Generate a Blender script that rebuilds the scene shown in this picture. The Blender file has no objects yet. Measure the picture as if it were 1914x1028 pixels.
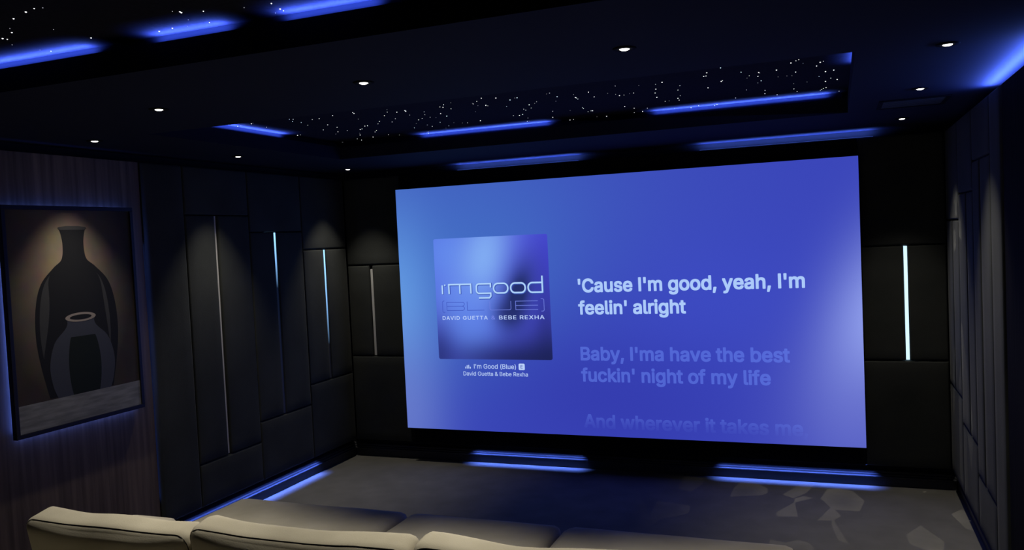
import bpy, bmesh, math, random, os
from mathutils import Vector, Matrix, geometry

# ------------------------------------------------------------------ camera, world, exposure
scene = bpy.context.scene
COL = scene.collection
cam_data = bpy.data.cameras.new('camera')
cam_data.lens = 29.09
cam_data.sensor_width = 36.0
cam_data.clip_start = 0.05
cam = bpy.data.objects.new('camera', cam_data)
cam.location = (3.2969, -5.9145, 1.7785)
cam.rotation_euler = (1.527547, 0.046781, 0.371451)
COL.objects.link(cam)
scene.camera = cam

world = bpy.data.worlds.new('world')
scene.world = world
world.use_nodes = True
world.node_tree.nodes['Background'].inputs[0].default_value = (0.01, 0.012, 0.03, 1)
world.node_tree.nodes['Background'].inputs[1].default_value = 0.0

scene.view_settings.view_transform = 'Standard'
scene.view_settings.look = 'None'
scene.view_settings.exposure = 0.0
scene.view_settings.gamma = 1.0
scene.view_settings.use_curve_mapping = False
scene.cycles.max_bounces = 6
scene.cycles.use_denoising = True
scene.cycles.sample_clamp_indirect = 2.0

DOWN_POWER = 30.0         # one recessed downlight
LED_BLUE = (0.10, 0.20, 1.0)
WARM = (1.0, 0.93, 0.78)
rnd = random.Random(7)

# room numbers (metres): x along the screen, y towards the screen, z up
XL, XR = -0.568, 4.0055            # faces of the skirting on the side walls
YF = 0.10                          # face of the front skirting
CEIL = 2.391
STAR_Z = 2.514
Y_BACK = -7.3
TRAY = (0.097, 3.383, -2.665, -0.925)
TRAY2 = (0.097, 3.383, -5.6, -3.775)
FRONT_STARS=[(0.854,-1.957),(0.842,-1.926),(0.750,-1.734),(0.444,-1.371),(0.632,-1.468),(0.652,-1.471),(0.532,-1.359),(0.553,-1.372),(0.437,-1.211),(0.393,-1.135),(0.271,-0.974),(0.153,-0.791),(0.262,-0.905),(-0.030,-0.647),(-0.010,-0.628),(0.103,-0.893),(0.802,-1.583),(0.740,-1.494),(0.543,-1.196),(0.588,-1.256),(0.405,-0.991),(0.288,-0.801),(0.932,-1.749),(1.050,-1.925),(1.008,-1.850),(0.846,-1.510),(0.924,-1.609),(1.050,-1.817),(0.543,-1.024),(0.410,-0.782),(0.339,-0.643),(0.590,-0.958),(1.112,-1.838),(1.104,-1.813),(1.054,-1.676),(0.830,-1.197),(0.928,-1.356),(1.011,-1.484),(1.051,-1.515),(1.174,-1.727),(1.129,-1.632),(1.110,-1.528),(1.131,-1.494),(0.953,-1.257),(0.948,-1.180),(0.809,-0.963),(0.778,-0.898),(1.321,-1.826),(1.329,-1.805),(1.368,-1.877),(1.426,-1.910),(1.341,-1.728),(1.222,-1.616),(1.209,-1.509),(1.067,-1.308),(1.041,-1.132),(0.984,-1.055),(1.127,-1.239),(1.162,-1.190),(1.191,-1.176),(0.903,-0.752),(0.629,-0.750),(1.513,-1.823),(1.509,-1.805),(1.557,-1.866),(1.506,-1.735),(1.616,-1.942),(1.546,-1.718),(1.548,-1.695),(1.410,-1.549),(1.292,-1.208),(1.680,-1.900),(1.719,-1.798),(1.762,-1.839),(1.774,-1.837),(1.624,-1.607),(1.229,-0.823),(1.269,-0.710),(0.952,-0.610),(1.390,-0.794),(1.532,-1.266),(1.567,-1.256),(1.595,-1.277),(1.669,-1.456),(1.667,-1.418),(1.749,-1.585),(1.720,-1.471),(1.791,-1.611),(1.817,-1.655),(1.568,-1.112),(1.519,-0.991),(1.532,-0.991),(1.941,-1.848),(1.962,-1.864),(1.961,-1.737),(1.911,-1.605),(1.781,-1.272),(1.706,-1.045),(1.635,-0.724),(1.659,-0.619),(1.877,-1.237),(1.759,-0.861),(1.785,-0.869),(2.054,-1.746),(2.036,-1.655),(2.036,-1.635),(2.032,-1.597),(1.969,-1.294),(1.964,-1.259),(1.952,-1.120),(1.977,-1.143),(1.986,-1.144),(2.141,-1.770),(2.126,-1.608),(1.901,-0.793),(1.941,-0.883),(1.998,-0.864),(2.216,-1.671),(2.303,-1.855),(2.244,-1.613),(2.253,-1.566),(2.277,-1.562),(2.313,-1.587),(2.336,-1.596),(2.409,-1.796),(2.187,-1.172),(2.180,-0.898),(2.220,-1.075),(2.235,-0.914),(2.287,-1.023),(2.488,-1.774),(2.528,-1.813),(2.462,-1.640),(2.435,-1.523),(2.415,-1.379),(2.281,-0.664),(2.428,-1.208),(2.451,-1.212),(2.427,-0.906),(2.557,-1.536),(2.589,-1.662),(2.537,-1.350),(2.511,-1.273),(2.505,-1.200),(2.407,-0.717),(2.734,-1.844),(2.745,-1.847),(2.760,-1.927),(2.707,-1.506),(2.833,-2.006),(2.792,-1.654),(2.800,-1.670),(2.907,-1.841),(2.917,-1.664),(2.933,-1.722),(2.880,-1.307),(2.798,-1.066),(2.970,-1.681),(2.982,-1.784),(2.985,-1.762),(2.974,-1.543),(2.954,-1.489),(2.969,-1.224),(2.960,-1.112),(2.979,-0.895),(3.063,-1.793),(3.059,-1.602),(3.019,-1.028),(3.100,-1.600),(3.123,-1.595),(3.144,-1.683),(3.134,-1.931),(3.157,-1.968),(3.170,-1.986),(3.184,-1.884),(3.120,-1.348),(3.114,-1.175),(3.126,-1.071),(3.186,-1.354),(3.240,-1.782),(3.257,-1.866),(3.270,-1.880),(3.246,-1.484),(3.277,-1.607),(3.274,-1.314),(3.300,-1.397),(3.314,-1.622),(3.330,-1.337),(3.275,-1.104),(3.261,-1.082),(3.252,-1.057),(3.245,-1.023),(3.256,-0.902),(3.341,-0.927),(3.182,-0.794),(3.266,-0.747),(2.848,-0.806),(2.673,-0.892),(2.655,-0.859),(2.638,-0.856),(2.570,-0.917),(2.518,-0.868),(0.060,-1.940),(0.084,-1.941),(0.182,-1.970),(0.202,-1.981),(0.160,-1.805),(0.446,-1.971),(0.462,-1.958),(0.412,-1.894),(0.425,-1.830),(0.391,-1.717),(0.084,-1.392),(0.109,-1.396),(0.541,-1.887),(0.588,-1.887),(0.490,-1.656),(0.708,-1.934),(0.347,-1.492),(0.476,-1.535),(0.368,-1.360),(0.299,-1.278),(-0.016,-1.036),(0.029,-1.004),(-0.034,-0.889),(0.101,-0.897),(0.850,-1.953),(0.841,-1.925),(-0.021,-1.327),(-0.050,-1.261)]
REAR_STARS=[(1.006,-4.091),(1.097,-4.122),(1.146,-4.134),(1.172,-4.127),(0.900,-4.022),(0.863,-3.987),(0.775,-3.952),(0.777,-3.937),(0.725,-3.880),(0.997,-3.946),(1.008,-3.813),(1.039,-3.706),(0.752,-3.753),(0.736,-3.783),(1.452,-3.915),(1.468,-3.901),(1.466,-3.893),(1.530,-3.870),(1.426,-3.820),(1.370,-3.764),(1.314,-3.770),(1.252,-3.763),(1.459,-3.763),(1.437,-3.707),(1.657,-3.839),(1.753,-3.834),(1.739,-3.774),(1.736,-3.753),(1.700,-3.745)]
def _c(r, g, b):
    f = lambda v: (v/255/12.92) if v <= 10 else ((v/255+0.055)/1.055)**2.4
    return (f(r), f(g), f(b), 1.0)
# the projected picture: soft patches (x, z, rx, rz, angle, amount, colour), metres from the screen's lower left corner
SCREEN_BLOBS = [
 (0.1, 1.9, 1.9, 0.9, 0, 0.55, _c(70, 110, 195)),
 (0.55, 1.15, 0.9, 0.75, 15, 0.75, _c(70, 118, 200)),
 (-0.05, 0.95, 0.34, 0.75, 0, 0.8, _c(104, 164, 234)),
 (0.0, 0.15, 0.36, 0.65, 0, 0.7, _c(112, 130, 206)),
 (1.7, 0.35, 1.2, 0.6, 0, 0.7, _c(50, 56, 170)),
 (2.5, 1.0, 0.8, 0.5, 0, 0.4, _c(64, 80, 205)),
 (3.56, 0.82, 0.30, 0.62, -16, 0.95, _c(156, 172, 246)),
 (3.5, 0.2, 0.55, 0.6, 0, 0.65, _c(98, 106, 200)),
]
COVER_BLOBS = [
 (0.98, 0.7, 0.16, 0.4, 0, 0.7, _c(62, 60, 196)),
 (0.10, 0.85, 0.35, 0.35, 0, 0.8, _c(100, 142, 238)),
 (0.42, 0.78, 0.20, 0.42, -18, 0.9, _c(132, 176, 244)),
 (0.20, 0.45, 0.25, 0.22, 0, 0.7, _c(104, 142, 240)),
 (0.30, 0.24, 0.26, 0.24, 0, 0.85, _c(96, 132, 232)),
 (0.70, 0.50, 0.12, 0.27, -20, 1.15, _c(36, 48, 108)),
 (0.62, 0.36, 0.12, 0.10, 0, 0.8, _c(36, 46, 105)),
 (0.92, 0.35, 0.10, 0.35, 0, 0.6, _c(46, 52, 140)),
 (0.70, 0.0, 0.75, 0.16, 0, 0.9, _c(32, 38, 96)),
 (0.0, 0.02, 0.16, 0.30, 0, 0.85, _c(42, 52, 120)),
 (0.98, 0.0, 0.34, 0.34, 0, 0.8, _c(26, 32, 78)),
]

# ------------------------------------------------------------------ helpers
def srgb(r, g, b):
    def c(v):
        v /= 255.0
        return v / 12.92 if v <= 0.04045 else ((v + 0.055) / 1.055) ** 2.4
    return (c(r), c(g), c(b), 1.0)

def tag(o, label=None, cat=None, group=None, kind=None):
    if label: o['label'] = label
    if cat: o['category'] = cat
    if group: o['group'] = group
    if kind: o['kind'] = kind
    return o

def link(name, data, parent=None, loc=None):
    o = bpy.data.objects.new(name, data)
    COL.objects.link(o)
    if loc is not None: o.location = loc
    if parent is not None: o.parent = parent
    return o

def empty(name, loc, label, cat, group=None, kind=None):
    o = link(name, None, None, loc)
    o.empty_display_size = 0.1
    return tag(o, label, cat, group, kind)

def obj(name, bm, mats, parent=None, loc=None, smooth=False, bevel=0.0, segs=2):
    """Link a bmesh as one mesh object. Vertex coordinates are local to loc / parent."""
    bmesh.ops.recalc_face_normals(bm, faces=bm.faces)
    me = bpy.data.meshes.new(name)
    bm.to_mesh(me); bm.free()
    if not isinstance(mats, (list, tuple)): mats = [mats]
    for m in mats: me.materials.append(m)
    if smooth:
        for p in me.polygons: p.use_smooth = True
    o = link(name, me, parent, loc)
    if bevel > 0:
        md = o.modifiers.new('bevel', 'BEVEL')
        md.width = bevel; md.segments = segs; md.limit_method = 'ANGLE'
    return o

def box(bm, a, b, mi=0):
    x0, y0, z0 = a; x1, y1, z1 = b
    if x0 > x1: x0, x1 = x1, x0
    if y0 > y1: y0, y1 = y1, y0
    if z0 > z1: z0, z1 = z1, z0
    v = [bm.verts.new(p) for p in ((x0,y0,z0),(x1,y0,z0),(x1,y1,z0),(x0,y1,z0),(x0,y0,z1),(x1,y0,z1),(x1,y1,z1),(x0,y1,z1))]
    for f in ((0,3,2,1),(4,5,6,7),(0,1,5,4),(1,2,6,5),(2,3,7,6),(3,0,4,7)):
        bm.faces.new([v[i] for i in f]).material_index = mi
    return bm

def lathe(bm, prof, n=28, c=(0,0,0), mi=0, cap=False):
    rings = []
    for r, z in prof:
        rings.append([bm.verts.new((c[0]+r*math.cos(2*math.pi*k/n), c[1]+r*math.sin(2*math.pi*k/n), c[2]+z)) for k in range(n)])
    for a, b in zip(rings, rings[1:]):
        for k in range(n):
            bm.faces.new((a[k], a[(k+1)%n], b[(k+1)%n], b[k])).material_index = mi
    if cap:
        bm.faces.new(rings[-1]).material_index = mi
        bm.faces.new(list(reversed(rings[0]))).material_index = mi
    return bm

def tube(bm, pts, r, n=8, closed=False, mi=0):
    pts = [Vector(p) for p in pts]
    N = len(pts); rings = []
    up = Vector((0, 1, 0))
    for i, p in enumerate(pts):
        if closed: d = pts[(i+1) % N] - pts[i-1]
        else: d = pts[min(i+1, N-1)] - pts[max(i-1, 0)]
        d.normalize()
        u = up if abs(d.dot(up)) < 0.95 else Vector((0, 0, 1))
        s = d.cross(u).normalized(); t = s.cross(d)
        rings.append([bm.verts.new(p + r*(math.cos(2*math.pi*k/n)*s + math.sin(2*math.pi*k/n)*t)) for k in range(n)])
    for i in range(N if closed else N-1):
        a, b = rings[i], rings[(i+1) % N]
        for k in range(n):
            bm.faces.new((a[k], a[(k+1)%n], b[(k+1)%n], b[k])).material_index = mi
    if not closed:
        bm.faces.new(list(reversed(rings[0]))); bm.faces.new(rings[-1])
    return bm

# ------------------------------------------------------------------ materials
def mat(name, col, rough=0.6, spec=0.5, metal=0.0):
    m = bpy.data.materials.new(name); m.use_nodes = True
    b = m.node_tree.nodes['Principled BSDF']
    b.inputs['Base Color'].default_value = col if len(col) == 4 else (*col, 1)
    b.inputs['Roughness'].default_value = rough
    b.inputs['Specular IOR Level'].default_value = spec
    b.inputs['Metallic'].default_value = metal
    return m

def noisy(m, c1, c2, scale=(1,1,1), nscale=5.0, detail=4.0, bump=0.0, bscale=None, lo=0.35, hi=0.65):
    nt = m.node_tree; N = nt.nodes; L = nt.links
    b = N['Principled BSDF']
    tc = N.new('ShaderNodeTexCoord'); mp = N.new('ShaderNodeMapping'); mp.inputs['Scale'].default_value = scale
    L.new(tc.outputs['Object'], mp.inputs['Vector'])
    nz = N.new('ShaderNodeTexNoise'); nz.inputs['Scale'].default_value = nscale; nz.inputs['Detail'].default_value = detail
    L.new(mp.outputs['Vector'], nz.inputs['Vector'])
    cr = N.new('ShaderNodeValToRGB')
    cr.color_ramp.elements[0].position = lo; cr.color_ramp.elements[0].color = (*c1[:3], 1)
    cr.color_ramp.elements[1].position = hi; cr.color_ramp.elements[1].color = (*c2[:3], 1)
    L.new(nz.outputs['Fac'], cr.inputs['Fac']); L.new(cr.outputs['Color'], b.inputs['Base Color'])
    if bump:
        n2 = N.new('ShaderNodeTexNoise'); n2.inputs['Scale'].default_value = bscale or nscale*8; n2.inputs['Detail'].default_value = 3
        L.new(mp.outputs['Vector'], n2.inputs['Vector'])
        bp = N.new('ShaderNodeBump'); bp.inputs['Strength'].default_value = bump; bp.inputs['Distance'].default_value = 0.004
        L.new(n2.outputs['Fac'], bp.inputs['Height']); L.new(bp.outputs['Normal'], b.inputs['Normal'])
    return m

def emit(name, col, strength=1.0):
    m = bpy.data.materials.new(name); m.use_nodes = True
    nt = m.node_tree
    for n in list(nt.nodes): nt.nodes.remove(n)
    o = nt.nodes.new('ShaderNodeOutputMaterial'); e = nt.nodes.new('ShaderNodeEmission')
    e.inputs[0].default_value = col if len(col) == 4 else (*col, 1); e.inputs[1].default_value = strength
    nt.links.new(e.outputs[0], o.inputs[0])
    return m

def blob_emit(name, base, blobs, strength=1.0):
    """Emission whose colour is a base overlaid with soft elliptical patches (x, z, rx, rz, angle, amount, colour) in object space."""
    m = emit(name, base, strength); nt = m.node_tree; N = nt.nodes; L = nt.links
    e = [n for n in N if n.type == 'EMISSION'][0]
    tc = N.new('ShaderNodeTexCoord'); sp = N.new('ShaderNodeSeparateXYZ'); L.new(tc.outputs['Object'], sp.inputs[0])
    def M(op, a, b=None):
        n = N.new('ShaderNodeMath'); n.operation = op
        for i, v in enumerate((a, b)):
            if v is None: continue
            if isinstance(v, (int, float)): n.inputs[i].default_value = v
            else: L.new(v, n.inputs[i])
        return n.outputs[0]
    cur = None
    for (cx, cz, rx, rz, ang, amt, col) in blobs:
        ca, sa = math.cos(math.radians(ang)), math.sin(math.radians(ang))
        dx = M('SUBTRACT', sp.outputs[0], cx); dz = M('SUBTRACT', sp.outputs[2], cz)
        u = M('ADD', M('MULTIPLY', dx, ca/rx), M('MULTIPLY', dz, sa/rx))
        v = M('ADD', M('MULTIPLY', dx, -sa/rz), M('MULTIPLY', dz, ca/rz))
        q = M('ADD', M('MULTIPLY', u, u), M('MULTIPLY', v, v))
        f = M('MULTIPLY', M('POWER', 2.718282, M('MULTIPLY', q, -1.0)), amt)
        mx = N.new('ShaderNodeMix'); mx.data_type = 'RGBA'
        L.new(f, mx.inputs[0])
        if cur is None: mx.inputs[6].default_value = base
        else: L.new(cur, mx.inputs[6])
        mx.inputs[7].default_value = col
        cur = mx.outputs[2]
    L.new(cur, e.inputs[0])
    return m

M = {}
M['ceiling'] = mat('dark_ceiling_paint', (0.013, 0.0155, 0.034), 0.85, 0.12)
M['black'] = mat('black_paint', (0.006, 0.006, 0.008), 0.8, 0.06)
M['star_panel'] = noisy(mat('star_panel_felt', (0.04, 0.045, 0.06), 0.95, 0.05), (0.016,0.017,0.034), (0.022,0.023,0.044), nscale=60)
M['fabric'] = noisy(mat('charcoal_suede', (0.05, 0.05, 0.05), 0.9, 0.12), (0.033,0.0355,0.0335), (0.049,0.052,0.049), nscale=3.0, bump=0.25, bscale=220, lo=0.3, hi=0.7)
M['fabric'].node_tree.nodes['Principled BSDF'].inputs['Sheen Weight'].default_value = 0.06
M['fabric'].node_tree.nodes['Principled BSDF'].inputs['Sheen Roughness'].default_value = 0.4
M['skirting'] = mat('dark_lacquer', (0.058, 0.060, 0.070), 0.5, 0.2)
M['wall'] = mat('dark_wall_paint', (0.02, 0.021, 0.026), 0.8, 0.2)
M['carpet'] = noisy(mat('grey_carpet', (0.1, 0.1, 0.1), 1.0, 0.0), (0.185,0.178,0.160), (0.240,0.231,0.210), nscale=5, bump=0.6, bscale=420, lo=0.25, hi=0.75)
M['wood'] = noisy(mat('walnut_panelling', (0.06, 0.045, 0.04), 0.55, 0.3), (0.078,0.057,0.043), (0.205,0.146,0.108), scale=(6, 6, 0.25), nscale=4.5, detail=6, bump=0.08, lo=0.3, hi=0.7)
M['wood_dark'] = noisy(mat('black_stained_wood', (0.01, 0.009, 0.009), 0.9, 0.05), (0.006,0.0055,0.005), (0.012,0.010,0.010), scale=(9, 9, 0.35), nscale=4.5)
M['frame'] = mat('black_frame', (0.006, 0.006, 0.007), 0.4, 0.4)
M['metal'] = mat('brushed_aluminium', (0.55, 0.54, 0.52), 0.35, 0.5, 0.9)
M['profile'] = mat('dark_aluminium', (0.05, 0.05, 0.052), 0.4, 0.5, 0.6)
M['diffuser'] = mat('opal_diffuser', (0.62, 0.61, 0.58), 0.5, 0.4)
M['sofa'] = noisy(mat('beige_linen', (0.5, 0.46, 0.38), 0.9, 0.15), (0.40,0.365,0.285), (0.52,0.48,0.385), nscale=4, bump=0.14, bscale=240, lo=0.3, hi=0.7)
M['thread'] = mat('dark_piping_cord', (0.02, 0.019, 0.018), 0.8, 0.2)
M['sofa_dark'] = mat('black_sofa_base', (0.02, 0.02, 0.02), 0.7, 0.3)
M['lamp'] = emit('lamp_lens', (1.0, 0.95, 0.82), 9.0)
M['star'] = emit('fibre_star', (0.95, 0.97, 1.0), 1.6)
M['star_dim'] = emit('dim_fibre_star', (0.85, 0.9, 1.0), 0.5)
M['led'] = emit('blue_led_tape', (*LED_BLUE, 1), 1.0)

# ------------------------------------------------------------------ lights
def area_light(name, loc, direction, sx, sy, power, col, parent, spread=180, xdir=None):
    d = bpy.data.lights.new(name, 'AREA'); d.shape = 'RECTANGLE'; d.size = sx; d.size_y = sy
    d.energy = power; d.color = col; d.spread = math.radians(spread)
    o = link(name, d)
    z = -Vector(direction).normalized(); x = Vector(xdir).normalized(); y = z.cross(x).normalized(); x = y.cross(z)
    o.matrix_world = Matrix.Translation(loc) @ Matrix((x, y, z)).transposed().to_4x4()
    if parent is not None:
        o.parent = parent; o.matrix_parent_inverse = Matrix.Translation(parent.location).inverted()
    return o

def led_strip(a, b, direction, power_per_m, label, spread=150, group='blue LED tapes hidden in the coves', w=0.008):
    """A tape of blue LEDs from a to b that shines towards direction: backing, lit line and the light itself."""
    a, b = Vector(a), Vector(b); L = (b-a).length; c = (a+b)/2
    e = empty('led_strip', c, label, 'LED strip', group)
    dr = Vector(direction).normalized(); t = (b-a).normalized(); s = t.cross(dr).normalized()
    bm = bmesh.new()
    rot = Matrix((t, s, dr)).transposed()
    box(bm, (-L/2, -w/2, -0.003), (L/2, w/2, -0.001)); bmesh.ops.rotate(bm, matrix=rot, verts=bm.verts)
    obj('tape', bm, M['profile'], e)
    bm = bmesh.new(); box(bm, (-L/2, -0.002, -0.001), (L/2, 0.002, 0.0004))
    bmesh.ops.rotate(bm, matrix=rot, verts=bm.verts)
    obj('led_line', bm, M['led'], e)
    area_light('led_light', c + dr*0.002, dr, L, w, power_per_m*L, LED_BLUE, e, spread, xdir=t)
    return e

# ------------------------------------------------------------------ the setting
def structure(name, bm, m, bevel=0.0):
    return tag(obj(name, bm, m, bevel=bevel), kind='structure')

WL, WR, WF = XL-0.055, XR+0.055, YF+0.055        # plain wall planes behind panels and skirting
bm = bmesh.new(); box(bm, (WL-0.1, Y_BACK-0.1, -0.1), (WR+0.1, WF+0.1, 0.0)); structure('floor', bm, M['carpet'])
bm = bmesh.new(); box(bm, (WL-0.1, Y_BACK-0.1, 0), (WL, WF+0.1, 2.7)); structure('wall_left', bm, M['wall'])
bm = bmesh.new(); box(bm, (WR, Y_BACK-0.1, 0), (WR+0.1, WF+0.1, 2.7)); structure('wall_right', bm, M['wall'])
bm = bmesh.new(); box(bm, (WL, WF, 0), (WR, WF+0.1, 2.7)); structure('wall_front', bm, M['wall'])
bm = bmesh.new(); box(bm, (WL, Y_BACK-0.1, 0), (WR, Y_BACK, 2.7)); structure('wall_back', bm, M['wall'])

def slab_with_holes():
    bm = bmesh.new(); z0, z1 = CEIL, CEIL+0.083
    xs = (WL, TRAY[0], TRAY[1], WR); ys = (Y_BACK, TRAY2[2], TRAY2[3], TRAY[2], TRAY[3], WF)
    holes = {(1, 1), (1, 3)}
    vt = {}
    def V(i, j, z):
        if (i, j, z) not in vt: vt[(i, j, z)] = bm.verts.new((xs[i], ys[j], z))
        return vt[(i, j, z)]
    cells = [(i, j) for i in range(3) for j in range(5) if (i, j) not in holes]
    for i, j in cells:
        bm.faces.new((V(i,j,z0), V(i,j+1,z0), V(i+1,j+1,z0), V(i+1,j,z0)))
        bm.faces.new((V(i,j,z1), V(i+1,j,z1), V(i+1,j+1,z1), V(i,j+1,z1)))
        for (di, dj, e0, e1) in ((-1,0,(0,0),(0,1)), (1,0,(1,0),(1,1)), (0,-1,(0,0),(1,0)), (0,1,(0,1),(1,1))):
            if (i+di, j+dj) not in cells:
                a = (i+e0[0], j+e0[1]); b = (i+e1[0], j+e1[1])
                bm.faces.new((V(*a,z0), V(*b,z0), V(*b,z1), V(*a,z1)))
    return bm
structure('ceiling', slab_with_holes(), M['ceiling'])
SET = 0.065     # how far the star field runs back over the soffit, leaving the LED channel
bm = bmesh.new()
box(bm, (WL, Y_BACK, CEIL+0.15), (WR, WF, CEIL+0.25))
structure('ceiling_slab', bm, M['black'])

# stepped skirting: profile in (out from wall, z); ridges catch the blue light
PROF = [(0.0, 0.0), (0.055, 0.0), (0.055, 0.056), (0.066, 0.062), (0.066, 0.067), (0.060, 0.070), (0.052, 0.071),
        (0.052, 0.080), (0.045, 0.083), (0.037, 0.084), (0.037, 0.094), (0.030, 0.098), (0.020, 0.101), (0.010, 0.102), (0.0, 0.102)]
def skirting(name, mp, lo, hi):
    bm = bmesh.new()
    A = [bm.verts.new(mp(d, z, lo)) for d, z in PROF]; B = [bm.verts.new(mp(d, z, hi)) for d, z in PROF]
    n = len(PROF)
    for k in range(n): bm.faces.new((A[k], A[(k+1)%n], B[(k+1)%n], B[k]))
    bm.faces.new(A); bm.faces.new(list(reversed(B)))
    return structure(name, bm, M['skirting'])
skirting('baseboard_left', lambda d, z, t: (WL+d, t, z), -2.10, WF)
skirting('baseboard_right', lambda d, z, t: (WR-d, t, z), -1.83, WF)
skirting('baseboard_front', lambda d, z, t: (t, WF-d, z), WL+0.0665, WR-0.0665)

# ------------------------------------------------------------------ star ceilings
def dome(bm, p, r, n=6):
    rings = []
    for a in (0, 35, 65):
        rr = r*math.cos(math.radians(a)); zz = -r*math.sin(math.radians(a))
        rings.append([bm.verts.new((p[0]+rr*math.cos(2*math.pi*k/n), p[1]+rr*math.sin(2*math.pi*k/n), p[2]+zz)) for k in range(n)])
    t = bm.verts.new((p[0], p[1], p[2]-r))
    for a, b in zip(rings, rings[1:]):
        for k in range(n): bm.faces.new((a[k], a[(k+1)%n], b[(k+1)%n], b[k]))
    for k in range(n): bm.faces.new((rings[-1][k], rings[-1][(k+1)%n], t))
def star_ceiling(tr, stars, label, seam_y=None):
    c = ((tr[0]+tr[1])/2, (tr[2]+tr[3])/2, STAR_Z)
    e = empty('star_ceiling', c, label, 'star ceiling')
    hx, hy = (tr[1]-tr[0])/2+SET, (tr[3]-tr[2])/2+SET
    bm = bmesh.new(); box(bm, (-hx, -hy, 0), (hx, hy, 0.03)); obj('star_panel', bm, M['star_panel'], e)
    bm = bmesh.new()
    for a, b in (((-hx-0.01,-hy-0.01),(hx+0.01,-hy)), ((-hx-0.01,hy),(hx+0.01,hy+0.01)), ((-hx-0.01,-hy),(-hx,hy)), ((hx,-hy),(hx+0.01,hy))):
        box(bm, (a[0], a[1], CEIL+0.0832-STAR_Z), (b[0], b[1], 0.03))
    obj('cove_upstand', bm, M['ceiling'], e)
    rest = bmesh.new(); nrest = 0
    protos = {}
    for i, (x, y) in enumerate(stars):
        k = (i*7) % 5
        r = (0.0026, 0.0017, 0.0031, 0.0015, 0.0021)[k]
        m = M['star'] if k in (0, 2, 4) else M['star_dim']
        p = (x-c[0], y-c[1], 0)
        if i < 100:
            if k not in protos:
                bm = bmesh.new(); dome(bm, (0,0,0), r)
                o = obj('star_light', bm, m, e, p); protos[k] = o
            else:
                o = protos[k].copy(); COL.objects.link(o); o.parent = e; o.location = p
        else:
            dome(rest, p, r); nrest += 1
    if nrest: tag(obj('star_lights', rest, M['star'], e), kind='stuff')
    else: rest.free()
    return e
fs = FRONT_STARS[:]; random.Random(3).shuffle(fs)
star_ceiling(TRAY, fs, 'dark starlit ceiling recess above the projection screen and sofa')
rs = REAR_STARS[:]
rr = random.Random(11)
while len(rs) < 95:
    x, y = rr.uniform(0.1, 3.3), rr.uniform(-5.5, -3.9)
    if y > -4.5 and 0.5 < x < 2.4: continue
    rs.append((x, y))
star_ceiling(TRAY2, rs, 'dark starlit ceiling recess at the top left, behind the wide soffit beam')

# ------------------------------------------------------------------ blue LED strips (lit stretches)
lz = CEIL+0.0832+0.0032
CO = 0.038       # distance of the tape behind the lip
P_TRAY = 10.0
d_far = (0, -0.10, 0.99)
led_strip((0.72, TRAY[3]+CO, lz), (1.62, TRAY[3]+CO, lz), d_far, P_TRAY, 'blue light strip along the screen side of the star recess, nearer the poster', 146)
led_strip((2.30, TRAY[3]+CO, lz), (3.28, TRAY[3]+CO, lz), d_far, P_TRAY, 'blue light strip along the screen side of the star recess, nearer the vent', 146)
led_strip((TRAY[0]-CO, -2.70, lz), (TRAY[0]-CO, -1.50, lz), (0.10, 0, 0.99), P_TRAY, 'blue light strip along the poster side of the star recess', 146)
led_strip((TRAY[1]+CO, -2.62, lz), (TRAY[1]+CO, -1.78, lz), (-0.10, 0, 0.99), P_TRAY, 'blue light strip along the vent side of the star recess', 146)
led_strip((0.28, TRAY2[3]+CO, lz), (0.92, TRAY2[3]+CO, lz), d_far, P_TRAY, 'blue light strip over the soffit beam at its poster end, first of three', 146)
led_strip((1.20, TRAY2[3]+CO, lz), (1.50, TRAY2[3]+CO, lz), d_far, P_TRAY, 'short blue light strip over the soffit beam, middle of three', 146)
led_strip((1.72, TRAY2[3]+CO, lz), (2.05, TRAY2[3]+CO, lz), d_far, P_TRAY, 'blue light strip over the soffit beam, third from the poster side', 146)

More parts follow.
